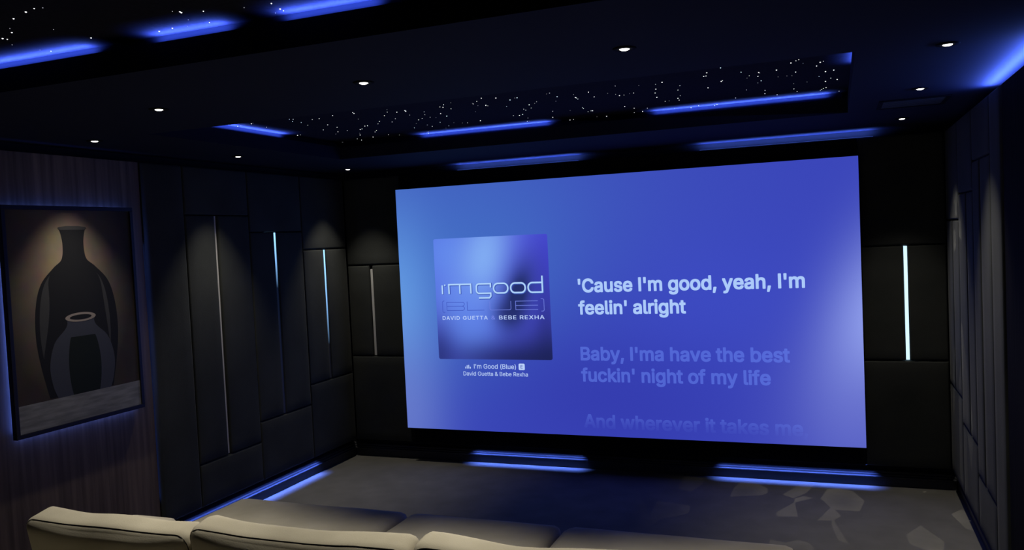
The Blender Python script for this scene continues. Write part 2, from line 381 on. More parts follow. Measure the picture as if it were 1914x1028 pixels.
# ------------------------------------------------------------------ upholstered wall panels
P_T = 0.095                 # panel thickness, from the plain wall
Z_BOT, Z_TOP = 0.145, 2.342
GAP = 0.0035
def panel(side, lo, hi, z0, z1, label, group):
    """One padded panel standing on a wall: side L / R spans y, F spans x."""
    lo, hi, z0, z1 = lo+GAP, hi-GAP, z0+GAP, z1-GAP
    L, H = hi-lo, z1-z0
    bm = bmesh.new()
    # padded face: grid with a rounded, slightly domed front
    nx, nz = max(4, int(L/0.06)), max(4, int(H/0.06))
    T = P_T
    er = 0.012
    def coords(n, S):
        base = [0, er*0.3, er] + [er + (S-2*er)*k/n for k in range(1, n)] + [S-er, S-er*0.3, S]
        return base
    xs, zs = coords(nx, L), coords(nz, H)
    def h(x, z):
        e = min(x, L-x, z, H-z)
        return T - 0.009 + 0.009*math.sqrt(max(0.0, 1-(1-min(e/er, 1))**2))
    grid = [[(x, z, h(x, z)) for z in zs] for x in xs]
    def put(x, z, d):
        if side == 'L': return (WL+d, lo+x, z0+z)
        if side == 'R': return (WR-d, lo+x, z0+z)
        return (lo+x, WF-d, z0+z)
    c = Vector(put(L/2, 0, 0))
    V = [[bm.verts.new(Vector(put(*g))-c) for g in col] for col in grid]
    for i in range(len(xs)-1):
        for j in range(len(zs)-1):
            bm.faces.new((V[i][j], V[i+1][j], V[i+1][j+1], V[i][j+1]))
    ring = [V[i][0] for i in range(len(xs))] + [V[-1][j] for j in range(1, len(zs))] + [V[i][-1] for i in range(len(xs)-2, -1, -1)] + [V[0][j] for j in range(len(zs)-2, 0, -1)]
    gr = [(x, 0) for x in xs] + [(L, z) for z in zs[1:]] + [(x, H) for x in xs[-2::-1]] + [(0, z) for z in zs[-2:0:-1]]
    back = [bm.verts.new(Vector(put(x, z, 0.001))-c) for x, z in gr]
    n = len(ring)
    for k in range(n): bm.faces.new((ring[k], ring[(k+1)%n], back[(k+1)%n], back[k]))
    bm.faces.new(back)
    o = obj('acoustic_panel', bm, M['fabric'], None, c, smooth=True)
    tag(o, label, 'wall panel', group)
    return o

SLOT = 0.030
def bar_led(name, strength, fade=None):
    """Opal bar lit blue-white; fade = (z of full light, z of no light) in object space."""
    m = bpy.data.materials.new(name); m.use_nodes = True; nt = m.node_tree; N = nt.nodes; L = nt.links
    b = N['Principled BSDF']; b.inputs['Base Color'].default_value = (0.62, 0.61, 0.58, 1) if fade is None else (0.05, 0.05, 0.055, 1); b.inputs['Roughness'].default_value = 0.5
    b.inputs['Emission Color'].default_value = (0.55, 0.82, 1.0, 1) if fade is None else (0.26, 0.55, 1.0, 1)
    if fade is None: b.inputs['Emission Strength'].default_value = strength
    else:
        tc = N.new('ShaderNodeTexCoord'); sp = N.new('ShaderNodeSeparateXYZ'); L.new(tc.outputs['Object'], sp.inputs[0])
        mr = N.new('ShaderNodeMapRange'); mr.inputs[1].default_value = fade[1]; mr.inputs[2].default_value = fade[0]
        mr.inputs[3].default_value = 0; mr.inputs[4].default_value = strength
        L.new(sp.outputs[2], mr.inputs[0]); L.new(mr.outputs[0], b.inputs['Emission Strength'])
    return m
def light_bar(side, pos, z0, z1, label, lit=None, depth=0.080, power=0.0):
    """Vertical light bar in the slot between two panels. lit = (z_full, z_none) heights or 'all' or None."""
    def put(u, d, z):
        if side == 'L': return (WL+d, pos+u, z)
        if side == 'R': return (WR-d, pos+u, z)
        return (pos+u, WF-d, z)
    o = Vector(put(0, 0.001, z0))
    e = empty('light_bar', o, label, 'light bar', 'vertical light bars between the wall panels')
    w = SLOT/2-0.002
    def b(u0, d0, a0, u1, d1, a1):
        bm = bmesh.new(); box(bm, Vector(put(u0, d0, a0))-o, Vector(put(u1, d1, a1))-o); return bm
    bm = b(-w, 0.001, z0+0.004, w, 0.004, z1-0.004)
    box(bm, Vector(put(-w, 0.004, z0+0.004))-o, Vector(put(-w+0.002, depth, z1-0.004))-o)
    box(bm, Vector(put(w-0.002, 0.004, z0+0.004))-o, Vector(put(w, depth, z1-0.004))-o)
    obj('channel', bm, M['profile'], e)
    wi = w-0.0022
    if lit is None:
        obj('diffuser', b(-wi, 0.0042, z0+0.005, wi, depth-0.002, z1-0.005), M['diffuser'], e)
    else:
        m = bar_led('lit_bar', 1.25) if lit == 'all' else bar_led('fading_bar', 2.0, (lit[0]-z0, lit[1]-z0))
        obj('diffuser', b(-wi, 0.0042, z0+0.005, wi, depth-0.002, z1-0.005), m, e)
    if power:
        dr = {'L': (1,0,0), 'R': (-1,0,0), 'F': (0,-1,0)}[side]
        area_light('bar_light', Vector(put(0, P_T+0.004, (z0+z1)/2)), dr, SLOT*0.7, z1-z0-0.02, power, (0.12, 0.25, 1.0), e, 180, xdir=put(1,0,0) and ((0,1,0) if side != 'F' else (1,0,0)))
    return e

GL = 'charcoal fabric panels on the poster wall'
GR = 'charcoal fabric panels on the wall opposite the poster'
GF = 'charcoal fabric panels on the screen wall'
PL_X = WL+P_T; PR_X = WR-P_T; PF_Y = WF-P_T
# left wall
panel('L', -2.095, -1.775, Z_BOT, Z_TOP, 'narrow full-height charcoal fabric panel beside the walnut panelling on the poster wall', GL)
for (a, s, b, zt, zb, nm) in ((-1.775,-1.49,-1.16,2.029,0.424,'first bar from the poster'), (-1.16,-0.875,-0.545,1.913,0.566,'second bar from the poster'), (-0.545,-0.255,PF_Y,1.769,0.72,'third bar from the poster')):
    panel('L', a, b, zt, Z_TOP, 'charcoal fabric panel above the ' + nm, GL)
    panel('L', a, s-SLOT/2+GAP, zb, zt, 'charcoal fabric panel on the poster side of the ' + nm, GL)
    panel('L', s+SLOT/2-GAP, b, zb, zt, 'charcoal fabric panel on the screen side of the ' + nm, GL)
    panel('L', a, b, Z_BOT, zb, 'charcoal fabric panel below the ' + nm, GL)
light_bar('L', -1.49, 0.424, 2.029, 'tall unlit pale light bar on the poster wall, nearest the poster')
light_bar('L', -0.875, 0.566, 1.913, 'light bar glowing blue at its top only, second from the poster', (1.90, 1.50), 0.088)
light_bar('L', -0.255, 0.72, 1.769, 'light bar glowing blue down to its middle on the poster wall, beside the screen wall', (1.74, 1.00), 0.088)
# right wall
for (a, s, b, zt, zb, nm) in ((-1.56,-1.26,-1.03,2.07,0.425,'tallest bar opposite the poster'), (-1.03,-0.79,-0.49,1.92,0.576,'middle bar opposite the poster'), (-0.49,-0.21,PF_Y,1.77,0.72,'shortest bar opposite the poster')):
    panel('R', a, b, zt, Z_TOP, 'charcoal fabric panel above the ' + nm, GR)
    panel('R', a, s-SLOT/2+GAP, zb, zt, 'charcoal fabric panel on the sofa side of the ' + nm, GR)
    panel('R', s+SLOT/2-GAP, b, zb, zt, 'charcoal fabric panel on the screen side of the ' + nm, GR)
    panel('R', a, b, Z_BOT, zb, 'charcoal fabric panel below the ' + nm, GR)
    light_bar('R', s, zb, zt, 'unlit light bar seen edge-on, the ' + nm, None, 0.045)
panel('R', -1.826, -1.56, Z_BOT, Z_TOP, 'narrow full-height charcoal fabric panel at the sofa end of the wall opposite the poster', GR)
# front wall
SX0, SX1 = 0.004, 3.452
for (a, s, b, nm) in ((PL_X, -0.305, SX0, 'unlit bar left of the screen'), (SX1, 3.723, PR_X, 'glowing white bar right of the screen')):
    panel('F', a, b, 1.618, Z_TOP, 'charcoal fabric panel above the ' + nm, GF)
    panel('F', a, s-SLOT/2+GAP, 0.859, 1.618, 'charcoal fabric panel left of the ' + nm, GF)
    panel('F', s+SLOT/2-GAP, b, 0.859, 1.618, 'charcoal fabric panel right of the ' + nm, GF)
    panel('F', a, b, Z_BOT, 0.859, 'charcoal fabric panel below the ' + nm, GF)
light_bar('F', -0.305, 0.859, 1.590, 'unlit pale light bar on the screen wall, between poster wall and screen')
light_bar('F', 3.723, 0.859, 1.618, 'brightly lit bluish white light bar right of the screen', 'all', 0.084, 0.35)
bm = bmesh.new(); box(bm, (SX0+GAP, PF_Y, Z_BOT+GAP), (SX1-GAP, WF-0.001, Z_TOP-GAP))
tag(obj('screen_backing_panel', bm, M['black'], bevel=0.004), 'wide black panel behind the projection screen, seen above and below it', 'wall panel')

# strips on top of and under the panels
zt = Z_TOP+0.004; zb = Z_BOT+0.0012
P_UP = 6.0; P_DN = 2.6
led_strip((0.52, PF_Y+0.030, zt), (1.52, PF_Y+0.030, zt), (0, 0.15, 1), P_UP, 'blue light strip along the ceiling above the left half of the screen', 170)
led_strip((2.42, PF_Y+0.030, zt), (3.55, PF_Y+0.030, zt), (0, 0.15, 1), P_UP, 'blue light strip along the ceiling above the right half of the screen', 170)
led_strip((0.55, PF_Y+0.021, zb), (1.45, PF_Y+0.021, zb), (0, 0, -1), P_DN, 'blue light strip above the skirting under the left half of the screen', 80)
led_strip((2.48, PF_Y+0.021, zb), (3.50, PF_Y+0.021, zb), (0, 0, -1), P_DN, 'blue light strip above the skirting under the right half of the screen', 80)
led_strip((PL_X-0.021, -2.08, zb), (PL_X-0.021, -0.45, zb), (0, 0, -1), P_DN, 'long blue light strip above the skirting of the poster wall', 80)
led_strip((PR_X+0.030, -2.60, zt), (PR_X+0.030, -1.45, zt), (-0.3, 0, 1), P_UP*2.2, 'blue light strip on top of the panels opposite the poster', 170)

# walnut panelling
bm = bmesh.new(); box(bm, (0, 0, 0), (0.070, 5.19, 2.338))
tag(obj('wood_panelling', bm, M['wood'], None, (WL+0.001, -7.295, 0.002), bevel=0.002), 'tall walnut wood panelling behind the framed poster', 'wood panelling')
bm = bmesh.new(); box(bm, (0, 0, 0), (0.085, 5.455, 2.338))
tag(obj('wood_panelling', bm, M['wood_dark'], None, (WR-0.086, -7.295, 0.002), bevel=0.002), 'very dark wood panelling at the frame edge opposite the poster', 'wood panelling')
led_strip((WL+0.03, -2.1, 0.30), (WL+0.03, -2.1, 1.85), (1, 0.0, 0), 0.15, 'thin vertical blue light strip between walnut panelling and fabric panels', 120, w=0.004)

# ------------------------------------------------------------------ poster
PX = WL+0.071                  # wood face
py0, py1, pz0, pz1 = -3.035, -2.215, 0.895, 2.065
e = empty('framed_poster', (PX, (py0+py1)/2, pz0), 'black framed still-life poster glowing blue from behind on walnut panelling', 'poster')
o = Vector(e.location)
D0, D1 = 0.018, 0.048
bm = bmesh.new(); fw = 0.022
for a, b in (((py0, pz0), (py1, pz0+fw)), ((py0, pz1-fw), (py1, pz1)), ((py0, pz0+fw), (py0+fw, pz1-fw)), ((py1-fw, pz0+fw), (py1, pz1-fw))):
    box(bm, Vector((PX+D0, a[0], a[1]))-o, Vector((PX+D1, b[0], b[1]))-o)
obj('frame', bm, M['frame'], e, bevel=0.002)
bm = bmesh.new(); box(bm, Vector((PX, py0+0.12, pz0+0.12))-o, Vector((PX+D0, py1-0.12, pz1-0.12))-o)
obj('wall_mount', bm, M['frame'], e)
# printed still life: pale glow on a brown backdrop, tall charcoal vase, smaller slate jar, grey table
pw, ph = py1-py0-2*fw, pz1-pz0-2*fw
m_bg = mat('poster_backdrop', (0.2, 0.16, 0.12), 0.6, 0.12)
nt = m_bg.node_tree; N = nt.nodes; L_ = nt.links
tc = N.new('ShaderNodeTexCoord'); mp = N.new('ShaderNodeMapping'); mp.inputs['Location'].default_value = (0, 0.0, -0.72); mp.inputs['Scale'].default_value = (0.0, 2.4, 1.5)
mp.vector_type = 'POINT'
L_.new(tc.outputs['Object'], mp.inputs['Vector'])
mp.inputs['Location'].default_value = (0, 0.1, -1.18)
gr = N.new('ShaderNodeVectorMath'); gr.operation = 'LENGTH'; L_.new(mp.outputs['Vector'], gr.inputs[0])
cr = N.new('ShaderNodeValToRGB')
cr.color_ramp.elements[0].position = 0.1; cr.color_ramp.elements[0].color = (0.46, 0.34, 0.22, 1)
cr.color_ramp.elements[1].position = 1.0; cr.color_ramp.elements[1].color = (0.075, 0.062, 0.053, 1)
k = cr.color_ramp.elements.new(0.45); k.color = (0.25, 0.195, 0.145, 1)
L_.new(gr.outputs['Value'], cr.inputs['Fac'])
nz = N.new('ShaderNodeTexNoise'); nz.inputs['Scale'].default_value = 9; nz.inputs['Detail'].default_value = 5
L_.new(tc.outputs['Object'], nz.inputs['Vector'])
mx = N.new('ShaderNodeMix'); mx.data_type = 'RGBA'; mx.blend_type = 'MULTIPLY'; mx.inputs[0].default_value = 0.5
L_.new(cr.outputs['Color'], mx.inputs[6]); L_.new(nz.outputs['Color'], mx.inputs[7]); 
L_.new(mx.outputs[2], N['Principled BSDF'].inputs['Base Color'])
m_vase = mat('print_charcoal', (0.018, 0.018, 0.019), 0.6, 0.12)
m_sheen = mat('print_grey', (0.055, 0.055, 0.056), 0.6, 0.12)
m_jar = mat('print_slate_blue', (0.060, 0.064, 0.085), 0.6, 0.12)
m_jar2 = mat('print_dark_green', (0.016, 0.020, 0.016), 0.6, 0.12)
m_rim = mat('print_cream', (0.33, 0.28, 0.25), 0.6, 0.12)
m_table = noisy(mat('print_table_grey', (0.2, 0.2, 0.21), 0.6, 0.12), (0.17,0.17,0.18), (0.28,0.28,0.29), scale=(1,2,14), nscale=3)
bm = bmesh.new()
def poly(pts, lvl, mi):
    """pts in (u, v) of the print, 0..1 from the left and the bottom edge."""
    f = bm.faces.new([bm.verts.new((D1-0.010+0.0004*lvl, -pw/2+u*pw, fw+v*ph)) for u, v in pts])
    f.material_index = mi
poly([(0,0),(1,0),(1,1),(0,1)], 0, 0)
def sym(prof, cx=0.5):
    return [(cx+w, v) for w, v in prof] + [(cx-w, v) for w, v in reversed(prof)]
def smoothprof(pts, n=8):
    out = []
    for i in range(len(pts)-1):
        p0 = pts[max(i-1,0)]; p1 = pts[i]; p2 = pts[i+1]; p3 = pts[min(i+2,len(pts)-1)]
        for k in range(n):
            t = k/n
            out.append(tuple(0.5*((2*p1[j]) + (-p0[j]+p2[j])*t + (2*p0[j]-5*p1[j]+4*p2[j]-p3[j])*t*t + (-p0[j]+3*p1[j]-3*p2[j]+p3[j])*t**3) for j in (0,1)))
    out.append(pts[-1]); return out
V1 = smoothprof([(0.26, 0.13), (0.31, 0.28), (0.335, 0.42), (0.32, 0.56), (0.27, 0.66), (0.17, 0.73), (0.10, 0.77), (0.085, 0.84), (0.10, 0.90), (0.12, 0.915)])
poly(sym(V1, 0.50), 1, 1)
poly(sym([(0.12-0.02, 0.908), (0.11, 0.914), (0.115, 0.920), (0.05, 0.926)], 0.5), 2, 2)
body = [q for q in V1 if 0.30 < q[1] < 0.70]
poly([(0.50-w*0.90, v) for w, v in body] + [(0.50-w*(0.90-0.22*math.sin(math.pi*k/(len(body)-1))), v) for k, (w, v) in reversed(list(enumerate(body)))], 2, 2)
poly([(0.50+w*0.80, v) for w, v in body] + [(0.50+w*(0.80-0.10*math.sin(math.pi*k/(len(body)-1))), v) for k, (w, v) in reversed(list(enumerate(body)))], 2, 2)
V2 = smoothprof([(0.20, 0.10), (0.25, 0.18), (0.265, 0.28), (0.22, 0.38), (0.13, 0.44), (0.11, 0.47), (0.13, 0.49)])
poly(sym(V2, 0.52), 3, 3)
belly = [q for q in V2 if q[1] < 0.40]
poly([(0.52+w*0.55, v) for w, v in belly] + [(0.52-w*0.45, v) for w, v in reversed(belly)], 4, 4)
poly([(0.52+0.125*math.cos(t*math.pi/12), 0.49+0.022*math.sin(t*math.pi/12)) for t in range(24)], 5, 5)
poly([(0.52+0.09*math.cos(t*math.pi/12), 0.49+0.012*math.sin(t*math.pi/12)) for t in range(24)], 6, 1)
poly([(0,0),(1,0),(1,0.125),(0,0.125)], 7, 6)
obj('print', bm, [m_bg, m_vase, m_sheen, m_jar, m_jar2, m_rim, m_table], e)
# back light of the poster
for (a, b, dr) in (((py0+0.03, pz0+0.012), (py1-0.03, pz0+0.012), (0,0,-1)), ((py0+0.03, pz0+0.03), (py0+0.03, pz1-0.03), (0,-1,0)), ((py1-0.03, pz0+0.03), (py1-0.03, pz1-0.03), (0,1,0)), ((py0+0.03, pz1-0.03), (py1-0.03, pz1-0.03), (0,0,1))):
    c = Vector((PX+0.014, (a[0]+b[0])/2, (a[1]+b[1])/2)); Ln = max(abs(b[0]-a[0]), abs(b[1]-a[1]))
    d = Vector(dr) + Vector((-0.45, 0, 0))
    area_light('backlight', c, d, Ln, 0.004, 0.50*Ln, LED_BLUE, e, 180, xdir=(0,1,0) if dr[2] else (0,0,1))

# ------------------------------------------------------------------ downlights
def faceted_beam(d, scale=3.2):
    """The reflector of this lamp throws a few brighter facets into its beam."""
    d.use_nodes = True; nt = d.node_tree; N = nt.nodes; L = nt.links
    e = [n for n in N if n.type == 'EMISSION'][0]
    tc = N.new('ShaderNodeTexCoord'); sp = N.new('ShaderNodeSeparateXYZ'); L.new(tc.outputs['Normal'], sp.inputs[0])
    def Mt(op, a, b):
        n = N.new('ShaderNodeMath'); n.operation = op
        for i, v in enumerate((a, b)):
            if isinstance(v, (int, float)): n.inputs[i].default_value = v
            else: L.new(v, n.inputs[i])
        return n.outputs[0]
    zz = Mt('MAXIMUM', Mt('ABSOLUTE', sp.outputs[2], 0), 0.05)
    cb = N.new('ShaderNodeCombineXYZ'); L.new(Mt('DIVIDE', sp.outputs[0], zz), cb.inputs[0]); L.new(Mt('DIVIDE', sp.outputs[1], zz), cb.inputs[1])
    mp = N.new('ShaderNodeMapping'); mp.inputs['Rotation'].default_value = (0, 0, 0.7); mp.inputs['Scale'].default_value = (1.0, 0.5, 1.0)
    L.new(cb.outputs[0], mp.inputs['Vector'])
    vo = N.new('ShaderNodeTexVoronoi'); vo.inputs['Scale'].default_value = scale*4.6; L.new(mp.outputs['Vector'], vo.inputs['Vector'])
    sc = N.new('ShaderNodeSeparateColor'); L.new(vo.outputs['Color'], sc.inputs[0])
    st = Mt('MULTIPLY', Mt('GREATER_THAN', sc.outputs[0], 0.78), Mt('LESS_THAN', Mt('DIVIDE', sp.outputs[1], zz), 0.19))
    L.new(Mt('ADD', 0.85, Mt('MULTIPLY', st, Mt('ADD', 0.35, Mt('MULTIPLY', vo.outputs['Distance'], 1.0)))), e.inputs[1])
def downlight(x, y, label, power=DOWN_POWER, angle=74, blend=0.9, radius=0.016, tilt=0.0, facets=False):
    e = empty('downlight', (x, y, CEIL), label, 'downlight', 'recessed ceiling downlights')
    bm = bmesh.new(); lathe(bm, [(0.0165, -0.0005), (0.019, -0.004), (0.036, -0.004), (0.040, -0.001), (0.040, 0.0)], 32)
    obj('trim_ring', bm, M['black'], e, smooth=True)
    bm = bmesh.new(); lathe(bm, [(0.016, -0.0005), (0.016, -0.0035), (0.011, -0.0060), (0.004, -0.0070)], 28, cap=True)
    obj('lamp_lens', bm, M['lamp'], e, smooth=True)
    d = bpy.data.lights.new('downlight_lamp', 'SPOT'); d.energy = power; d.color = WARM
    d.spot_size = math.radians(angle); d.spot_blend = blend; d.shadow_soft_size = radius
    l = link('downlight_lamp', d, e, (0, 0, -0.03)); l.rotation_euler = (math.radians(tilt), 0, 0)
    if facets: faceted_beam(d); d.shadow_soft_size = 0.003
    return e
downlight(-0.273, -2.658, 'recessed downlight in the ceiling above the framed poster')
downlight(-0.249, -1.574, 'recessed downlight above the unlit bar of the poster wall')
downlight(-0.266, -0.263, 'recessed downlight in the ceiling corner left of the screen')
downlight(3.690, -0.407, 'recessed downlight in the ceiling between the vent and the screen wall', facets=True)
downlight(3.686, -1.589, 'recessed downlight in the ceiling on the sofa side of the vent')
downlight(3.684, -2.612, 'recessed downlight in the ceiling nearest the dark wood panelling')
downlight(0.679, -3.19, 'recessed downlight on the wide soffit beam, nearest the poster wall', DOWN_POWER*2.5, 69, 0.8, 0.016, -9)
downlight(1.669, -3.19, 'recessed downlight in the middle of the wide soffit beam', DOWN_POWER*2.5, 69, 0.8, 0.016, -9)
downlight(2.666, -3.19, 'recessed downlight on the wide soffit beam above the right sofa seat', DOWN_POWER*2.5, 69, 0.8, 0.016, -9)

# ------------------------------------------------------------------ ceiling vent
e = empty('air_vent', (3.69, -1.12, CEIL), 'dark slotted air vent in the ceiling between two downlights', 'air vent')
bm = bmesh.new(); hx, hy, t = 0.165, 0.155, 0.022
for a, b in (((-hx,-hy),(hx,-hy+t)), ((-hx,hy-t),(hx,hy)), ((-hx,-hy+t),(-hx+t,hy-t)), ((hx-t,-hy+t),(hx,hy-t))):
    box(bm, (a[0],a[1],-0.006), (b[0],b[1],-0.0002))
obj('vent_frame', bm, M['black'], e, bevel=0.001)
bm = bmesh.new()
for k in range(9):
    y = -hy+t+0.014+k*(2*hy-2*t-0.012)/9
    q = box(bmesh.new(), (-hx+t, y, -0.0045), (hx-t, y+0.018, -0.001))
    q.to_mesh(bpy.data.meshes.new('tmp')); 
    box(bm, (-hx+t, y, -0.0045), (hx-t, y+0.018, -0.001)); q.free()
obj('louvres', bm, M['skirting'], e)

# ------------------------------------------------------------------ projection screen
SW, SH, SZ = 3.456, 1.944, 0.2779
scr = empty('projection_screen', (0, 0, SZ), 'huge projection screen showing blue song lyrics with an album cover', 'projection screen')
bm = bmesh.new(); box(bm, (0.0, 0.003, 0.0), (SW, 0.024, SH)); box(bm, (0.05, 0.024, 0.03), (SW-0.05, PF_Y-0.001, SH-0.03))
obj('frame', bm, M['black'], scr)
bm = bmesh.new(); vs = [bm.verts.new(p) for p in ((0.003,0,0.003),(SW-0.003,0,0.003),(SW-0.003,0,SH-0.003),(0.003,0,SH-0.003))]; bm.faces.new(vs)
m_scr = blob_emit('projected_picture', srgb(58, 68, 184), SCREEN_BLOBS)
obj('screen_surface', bm, m_scr, scr)

FONT = None
try:
    fp = os.path.join(bpy.utils.system_resource('DATAFILES', path='fonts'), 'Inter.woff2')
    if os.path.exists(fp): FONT = bpy.data.fonts.load(fp)
except Exception: FONT = None
def text_mesh(name, s, x0, x1, z, m, parent, bold=0.0, y=-0.0012, zscale=1.0, spacing=1.0, size=1.0, origin=(0,0,0)):
    """Lettering from x0 to x1 (screen coordinates), baseline at z, as a thin mesh."""
    cu = bpy.data.curves.new('lettering', 'FONT'); cu.body = s.replace('I', '\u0399')      # the plain stroke form of the capital
    if FONT: cu.font = FONT
    cu.size = size; cu.extrude = 0.0; cu.space_character = spacing; cu.resolution_u = 4
    t = bpy.data.objects.new('lettering', cu); COL.objects.link(t)
    bpy.context.view_layer.update()
    cv = t.to_curve(bpy.context.evaluated_depsgraph_get())
    loops = []
    for sp in cv.splines:
        pts = []
        if sp.type == 'BEZIER':
            bp = sp.bezier_points; n = len(bp)
            for i in range(n):
                p, q = bp[i], bp[(i+1) % n]
                straight = (p.handle_right-p.co).length < 1e-4*size and (q.handle_left-q.co).length < 1e-4*size
                pts += [c.xy for c in geometry.interpolate_bezier(p.co, p.handle_right, q.handle_left, q.co, 2 if straight else 6)[:-1]]
        else: pts = [p.co.xy for p in sp.points]
        clean = []
        for c in pts:
            if not clean or (c-clean[-1]).length > 1e-5*size: clean.append(c)
        if len(clean) > 2 and (clean[0]-clean[-1]).length <= 1e-5*size: clean.pop()
        if len(clean) > 2: loops.append(clean)
    t.to_curve_clear(); bpy.data.objects.remove(t)
    # group contours whose boxes meet (a letter and its counters), then keep what winds around a filled area
    def bbox(l): return (min(c.x for c in l), max(c.x for c in l), min(c.y for c in l), max(c.y for c in l))
    groups = []
    for l in sorted(loops, key=lambda l: -(bbox(l)[1]-bbox(l)[0])*(bbox(l)[3]-bbox(l)[2])):
        bb = bbox(l)
        for g in groups:
            gb = g[0]
            if bb[0] < gb[1] and bb[1] > gb[0] and bb[2] < gb[3] and bb[3] > gb[2]:
                g[1].append(l); break
        else: groups.append((bb, [l]))
    base, polys = [], []
    for gb, ls in groups:
        V, E = [], []
        for l in ls:
            o = len(V); V += l; E += [(o+i, o+(i+1) % len(l)) for i in range(len(l))]
        ov, oe, of = geometry.delaunay_2d_cdt(V, E, [], 0, 1e-6*size)[:3]
        o = len(base); base += [Vector((c.x, c.y, 0)) for c in ov]
        for f in of:
            cx = sum(ov[i].x for i in f)/len(f); cy = sum(ov[i].y for i in f)/len(f); wn = 0
            for l in ls:
                for i in range(len(l)):
                    p, q = l[i-1], l[i]
                    if (p.y <= cy) != (q.y <= cy):
                        x = p.x + (cy-p.y)*(q.x-p.x)/(q.y-p.y)
                        if x > cx: wn += 1 if q.y > p.y else -1
            if wn: polys.append(tuple(o+i for i in f))
    # thicken the strokes: the outline repeated around a small circle
    sh = [(0.0, 0.0)]
    if bold > 0:
        q = bold*size; sh += [(q, 0), (-q, 0), (0, q), (0, -q), (q*.85, q*.85), (-q*.85, q*.85), (q*.85, -q*.85), (-q*.85, -q*.85)]
    V, F = [], []
    for dx, dz in sh:
        o = len(V); V += [(c.x+dx, c.y+dz) for c in base]; F += [tuple(i+o for i in p) for p in polys]
    mn = min(v[0] for v in V); mxx = max(v[0] for v in V); k = (x1-x0)/(mxx-mn)
    me = bpy.data.meshes.new(name)
    me.from_pydata([((a-mn)*k + x0-origin[0], y, b*k*zscale + z-origin[2]) for a, b in V], [], F)
    me.materials.append(m)
    return link(name, me, parent)
m_bright = emit('lyric_bright', srgb(172, 202, 250))
m_dim = blob_emit('lyric_dim', srgb(58, 68, 184), SCREEN_BLOBS + [(0, 0, 1e4, 1e4, 0, 0.36, srgb(112, 142, 255))])
m_small = emit('caption_white', srgb(186, 208, 250))
m_fade = blob_emit('lyric_fading', srgb(58, 68, 184), SCREEN_BLOBS + [(0, 0.21, 1e4, 0.10, 0, 0.30, srgb(112, 142, 255))])
B = 0.024
text_mesh('lyric_line', "'Cause I'm good, yeah, I'm", 1.502, 3.100, 1.084, m_bright, scr, B)
text_mesh('lyric_line', "feelin' alright", 1.498, 2.296, 0.919, m_bright, scr, B)
text_mesh('lyric_line', "Baby, I'ma have the best", 1.500, 2.989, 0.575, m_dim, scr, B)
text_mesh('lyric_line', "fuckin' night of my life", 1.498, 2.858, 0.415, m_dim, scr, B)
text_mesh('lyric_line', "And wherever it takes me,", 1.504, 3.091, 0.067, m_fade, scr, B)
text_mesh('song_title', "I'm Good (Blue)", 0.622, 0.976, 0.498, m_small, scr, 0.006)
text_mesh('artist_name', "David Guetta & Bebe Rexha", 0.528, 1.072, 0.442, m_small, scr, 0.004)
bm = bmesh.new()
def rrect(bm, x0, z0, x1, z1, r, y, mi=0, n=6):
    pts = []
    for cx, cz, a0 in ((x1-r, z0+r, -90), (x1-r, z1-r, 0), (x0+r, z1-r, 90), (x0+r, z0+r, 180)):
        for k in range(n+1):
            a = math.radians(a0+90*k/n); pts.append((cx+r*math.cos(a), y, cz+r*math.sin(a)))
    f = bm.faces.new([bm.verts.new(p) for p in pts]); f.material_index = mi
rrect(bm, 0.999, 0.491, 1.049, 0.541, 0.009, -0.0010)
badge = obj('explicit_badge', bm, m_small, scr)
text_mesh('badge_letter', "E", 1.0155, 1.0325, 0.503, emit('badge_ink', srgb(60, 75, 170)), badge, 0.01, -0.0020)
bm = bmesh.new()
for k, h in enumerate((0.016, 0.028, 0.030, 0.015)):
    x = 0.546+k*0.0135; rrect(bm, x, 0.496, x+0.0075, 0.496+h, 0.003, -0.0010)
obj('equaliser_icon', bm, m_small, scr)

# album cover: soft blue patches with chrome lettering
AX, AZ, AW = 0.3201, 0.5707, 0.9588
m_cov = blob_emit('cover_picture', srgb(76, 82, 214), COVER_BLOBS)
bm = bmesh.new(); rrect(bm, 0, 0, AW, AW, 0.016, -0.0006)
cov = obj('album_cover', bm, m_cov, scr, (AX, 0, AZ))
m_chrome = emit('chrome_letter', srgb(176, 212, 252)); m_cdark = emit('chrome_shadow', srgb(58, 84, 176)); m_line = emit('thin_letter', srgb(112, 128, 224)); m_cap = emit('cover_caption', srgb(186, 208, 252))
def flat_stroke(bm, pts, w, y, mi=0, closed=False):
    """A ribbon of width w along pts (x, z)."""
    P = [Vector((a, b)) for a, b in pts]; n = len(P); Lv = []
    for i in range(n):
        if closed: d0, d1 = P[i]-P[i-1], P[(i+1)%n]-P[i]
        else: d0 = P[i]-P[max(i-1,0)] if i else P[1]-P[0]; d1 = P[min(i+1,n-1)]-P[i] if i < n-1 else d0
        d0 = d0.normalized(); d1 = d1.normalized(); n0 = Vector((-d0.y, d0.x)); n1 = Vector((-d1.y, d1.x))
        m_ = (n0+n1); m_ = m_.normalized()/max(0.5, m_.normalized().dot(n0)) if m_.length > 1e-4 else n0
        Lv.append([bm.verts.new((P[i].x+s*m_.x*w/2, y, P[i].y+s*m_.y*w/2)) for s in (1, -1)])
    for i in range(n if closed else n-1):
        a, b = Lv[i], Lv[(i+1)%n]; bm.faces.new((a[0], a[1], b[1], b[0])).material_index = mi
def arc(cx, cz, r, a0, a1, n=6): return [(cx+r*math.cos(math.radians(a0+(a1-a0)*k/n)), cz+r*math.sin(math.radians(a0+(a1-a0)*k/n))) for k in range(n+1)]
def rloop(x0, z0, x1, z1, r): return arc(x1-r, z0+r, r, -90, 0) + arc(x1-r, z1-r, r, 0, 90) + arc(x0+r, z1-r, r, 90, 180) + arc(x0+r, z0+r, r, 180, 270)
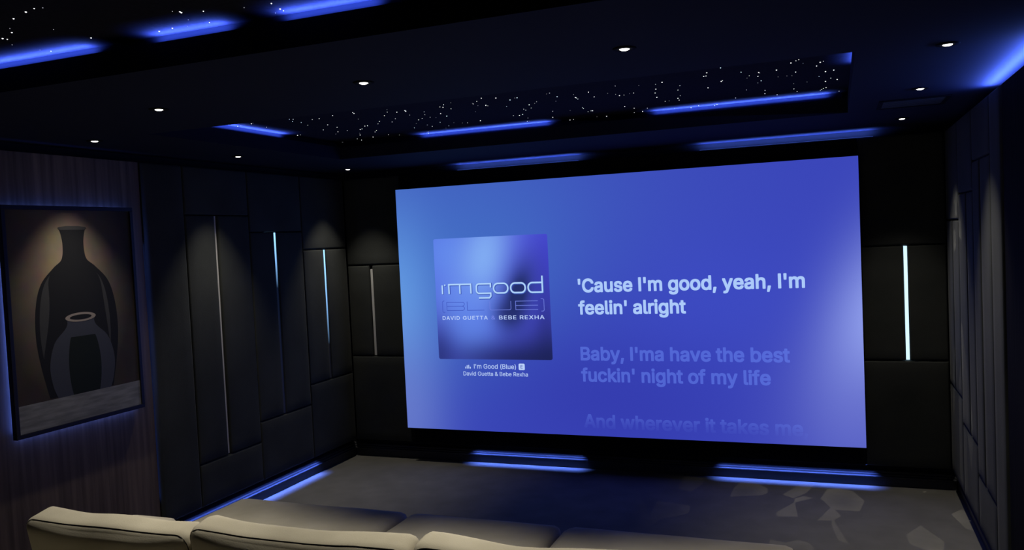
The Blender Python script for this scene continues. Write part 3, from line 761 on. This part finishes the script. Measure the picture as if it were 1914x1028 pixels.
zb0, zt0 = 1.090-AZ, 1.164-AZ
strokes = []
X = lambda v: v-AX
strokes.append(([(X(0.380), zt0-0.004), (X(0.380), zb0)], False))
strokes.append(([(X(0.405), zt0+0.002), (X(0.402), zt0-0.010)], False))
strokes.append(([(X(0.438), zb0)] + [(X(0.438), zt0)] + [(X(0.628), zt0)] + [(X(0.628), zb0)], False))
strokes.append(([(X(0.533), zt0), (X(0.533), zb0)], False))
gx0, gx1 = X(0.676), X(0.796)
strokes.append(([(gx1, zt0-0.030), (gx1, zt0)] + [(gx0+0.02, zt0)] + arc(gx0+0.022, zt0-0.022, 0.022, 90, 180) + arc(gx0+0.022, zb0+0.022, 0.022, 180, 270) + [(gx1, zb0), (gx1, zb0-0.022)] + [(gx1-0.012, zb0-0.036), (gx0+0.018, zb0-0.036)], False))
for a, b in ((0.822, 0.940), (0.964, 1.083)):
    strokes.append((rloop(X(a), zb0, X(b), zt0, 0.034), True))
dx0, dx1 = X(1.107), X(1.222)
strokes.append(([(dx1, zb0), (dx0+0.03, zb0)] + arc(dx0+0.034, zb0+0.034, 0.034, 270, 180) + arc(dx0+0.034, zt0-0.034, 0.034, 180, 90) + [(dx1-0.004, zt0)], False))
strokes.append(([(dx1, zb0-0.004), (dx1, 1.215-AZ)], False))
bm = bmesh.new()
for pts, cl in strokes:
    flat_stroke(bm, [(a+0.003, b-0.003) for a, b in pts], 0.019, -0.0014, 1, cl)
    flat_stroke(bm, pts, 0.012, -0.0022, 0, cl)
tag(obj('title_lettering', bm, [m_chrome, m_cdark], cov), 'chrome style lettering')
bm = bmesh.new(); b0, b1 = 0.958-AZ, 1.024-AZ; w = 0.0042
flat_stroke(bm, [(X(0.392), b1+0.012)] + arc(X(0.385), b1, 0.010, 90, 180) + arc(X(0.385), b0-0.004, 0.010, 180, 270) + [(X(0.396), b0-0.014)], w, -0.0014, 1)
flat_stroke(bm, [(X(0.412), b0), (X(0.552), b0)] + arc(X(0.552), b0+0.016, 0.014, -80, 80) + [(X(0.545), (b0+b1)/2)] + arc(X(0.552), b1-0.016, 0.014, -80, 80) + [(X(0.412), b1), (X(0.412), b0)], w, -0.0014, 1)
flat_stroke(bm, [(X(0.412), (b0+b1)/2), (X(0.548), (b0+b1)/2)], w, -0.0014, 1)
flat_stroke(bm, [(X(0.590), b1+0.004), (X(0.590), b0), (X(0.735), b0)], w, -0.0014, 1)
flat_stroke(bm, [(X(0.783), b1+0.002)] + arc(X(0.797), b0+0.014, 0.014, 180, 270) + arc(X(0.945), b0+0.014, 0.014, 270, 360) + [(X(0.959), b1+0.002)], w, -0.0014)
flat_stroke(bm, [(X(1.180), b1), (X(0.998), b1), (X(0.998), b0), (X(1.180), b0)], w, -0.0014)
flat_stroke(bm, [(X(0.998), (b0+b1)/2), (X(1.180), (b0+b1)/2)], w, -0.0014)
flat_stroke(bm, [(X(1.205), b1+0.016)] + arc(X(1.218), b1+0.004, 0.011, 90, 0) + arc(X(1.218), b0-0.002, 0.011, 0, -90) + [(X(1.206), b0-0.013)], w, -0.0014)
tag(obj('subtitle_lettering', bm, [m_line, emit('thin_dark_letter', srgb(62, 84, 188))], cov), 'thin outlined lettering')
for s, x0, x1 in (("DAVID", 0.370, 0.520), ("GUETTA", 0.548, 0.760), ("&", 0.790, 0.823), ("BEBE", 0.856, 0.999), ("REXHA", 1.028, 1.228)):
    o = text_mesh('artist_lettering', s, x0, x1, 0.884, m_line if s == '&' else m_cap, cov, 0.012, -0.0016, 1.0, 1.12, origin=(AX, 0, AZ))
    zs = [v.co.z for v in o.data.vertices]; k = 0.030/(max(zs)-min(zs)); zb_ = 0.884-AZ; z0 = min(zs)
    for v in o.data.vertices: v.co.z = zb_ + (v.co.z-z0)*k

# ------------------------------------------------------------------ sofa
def rounded(L, D, H, r, n=14, puff=(0,0,0), wob=0.0, seed=0, pinch=0.0):
    """Soft box centred in x and y, from z=0 up to H."""
    bm = bmesh.new()
    bmesh.ops.create_cube(bm, size=2.0)
    bmesh.ops.subdivide_edges(bm, edges=bm.edges, cuts=n, use_grid_fill=True)
    rd = random.Random(seed); ph = [rd.uniform(0, 6.28) for _ in range(8)]
    S = Vector((L/2, D/2, H/2))
    for v in bm.verts:
        c = v.co.copy()
        c = Vector([math.copysign(abs(t)**0.8, t) for t in c])          # crowd the loops near the edges
        p = Vector((c.x*S.x, c.y*S.y, c.z*S.z))
        q = Vector([max(-(S[i]-r), min(S[i]-r, p[i])) for i in range(3)])
        d = p-q
        if d.length > 1e-9: p = q + d.normalized()*r*min(1.0, max(abs(d.x), abs(d.y), abs(d.z))/r)
        for i in range(3):
            j, k = [t for t in range(3) if t != i]
            if abs(c[i]) > 0.55:
                p[i] += math.copysign(puff[i]*(1-c[j]**2)*(1-c[k]**2)*abs(c[i])**3, c[i])
        if wob:
            wv = math.sin(p.x*9+ph[0])*math.cos(p.y*11+ph[1]) + 0.7*math.sin(p.x*17+p.z*13+ph[2]) + 0.5*math.sin(p.y*21+p.x*6+ph[3])
            p += wob*wv*(p.normalized())
        if pinch: p.z -= pinch*(1-abs(c.x)**2)*max(0, c.z)
        v.co = p + Vector((0, 0, H/2))
    return bm
sofa = empty('sofa', (1.675, -3.1, 0.0), 'deep beige fabric cinema sofa with chaise seats facing the screen', 'sofa')
so = Vector(sofa.location)
SEAT_Z = 0.45
seat_spans = ((0.24, 1.277), (1.285, 2.085), (2.093, 3.115))
bm = bmesh.new(); box(bm, Vector((0.27, -4.06, 0.06))-so, Vector((3.085, -2.36, 0.265))-so)
obj('base', bm, M['sofa'], sofa, bevel=0.03, segs=4)
for x, y in ((0.36,-2.46),(3.0,-2.46),(0.36,-3.93),(3.0,-3.93),(1.68,-2.46),(1.68,-3.93)):
    bm = bmesh.new(); lathe(bm, [(0.022, 0.001), (0.03, 0.065)], 16, Vector((x, y, 0))-so, cap=True); obj('foot', bm, M['sofa_dark'], sofa)
for i, (a, b) in enumerate(seat_spans):
    bm = rounded(b-a, 1.50, 0.19, 0.05, 16, (0.0, 0.004, 0.022), 0.0018, i)
    obj('seat_cushion', bm, M['sofa'], sofa, Vector(((a+b)/2, -3.05, SEAT_Z-0.19))-so, smooth=True)
bm = rounded(2.80, 0.22, 0.42, 0.05, 12, (0, 0.005, 0.005))
obj('backrest', bm, M['sofa'], sofa, Vector((1.677, -3.975, 0.262))-so, smooth=True)
for a, b in ((0.27, 0.55), (2.805, 3.085)):
    bm = rounded(b-a, 0.86, 0.19, 0.035, 10, (0.0, 0.0, 0.008), 0.001, 5)
    obj('armrest', bm, M['sofa'], sofa, Vector(((a+b)/2, -3.52, 0.430))-so, smooth=True)

def back_cushion(x0, x1, label, seed, tilt=10, pinch=0.018, H=0.41, dy=0.0):
    L, D = x1-x0, 0.14
    e = empty('back_cushion', ((x0+x1)/2, -3.715+dy, 0.462), label, 'sofa cushion', 'back cushions on the sofa')
    R = Matrix.Rotation(math.radians(tilt), 3, 'X')
    e.rotation_euler = (math.radians(tilt), 0, 0)
    bm = rounded(L, D, H, 0.045, 16, (0.0, 0.022, 0.008), 0.0045, seed, pinch=pinch)
    # piping follows the seam around the rear face
    c = obj('cover', bm, M['sofa'], e, smooth=True)
    me = c.data
    r = 0.045; pts = []
    from mathutils.bvhtree import BVHTree
    bm2 = bmesh.new(); bm2.from_mesh(me); tr = BVHTree.FromBMesh(bm2)
    hx, hz = L/2-0.006, H/2-0.006; rc = 0.05
    for cx, cz, a0 in ((hx-rc, hz-rc, 0), (-hx+rc, hz-rc, 90), (-hx+rc, -hz+rc, 180), (hx-rc, -hz+rc, 270)):
        for k in range(8):
            a = math.radians(a0+90*k/7); pts.append((cx+rc*math.cos(a), cz+rc*math.sin(a)))
    dense = []
    for i in range(len(pts)):
        p, q = pts[i], pts[(i+1) % len(pts)]; n = max(1, int(math.hypot(q[0]-p[0], q[1]-p[1])/0.03))
        for k in range(n): dense.append((p[0]+(q[0]-p[0])*k/n, p[1]+(q[1]-p[1])*k/n))
    seam = []
    for x, z in dense:
        hit = tr.find_nearest(Vector((x, -D/2+0.022, z+H/2)))[0]
        seam.append(hit + Vector((0, -0.0005, 0)))
    bm2.free()
    bm = bmesh.new(); tube(bm, seam, 0.0015, 6, True)
    obj('piping', bm, M['thread'], e, smooth=True)
    return e
back_cushion(0.555, 1.300, 'plump beige back cushion at the poster end of the sofa', 1, 10, 0.018, 0.42)
back_cushion(1.310, 2.115, 'plump beige back cushion in the middle of the sofa', 2, 10, 0.028, 0.452)
back_cushion(2.130, 2.790, 'plump beige back cushion at the bottom edge, right of the middle one', 3, 10, 0.02, 0.465)
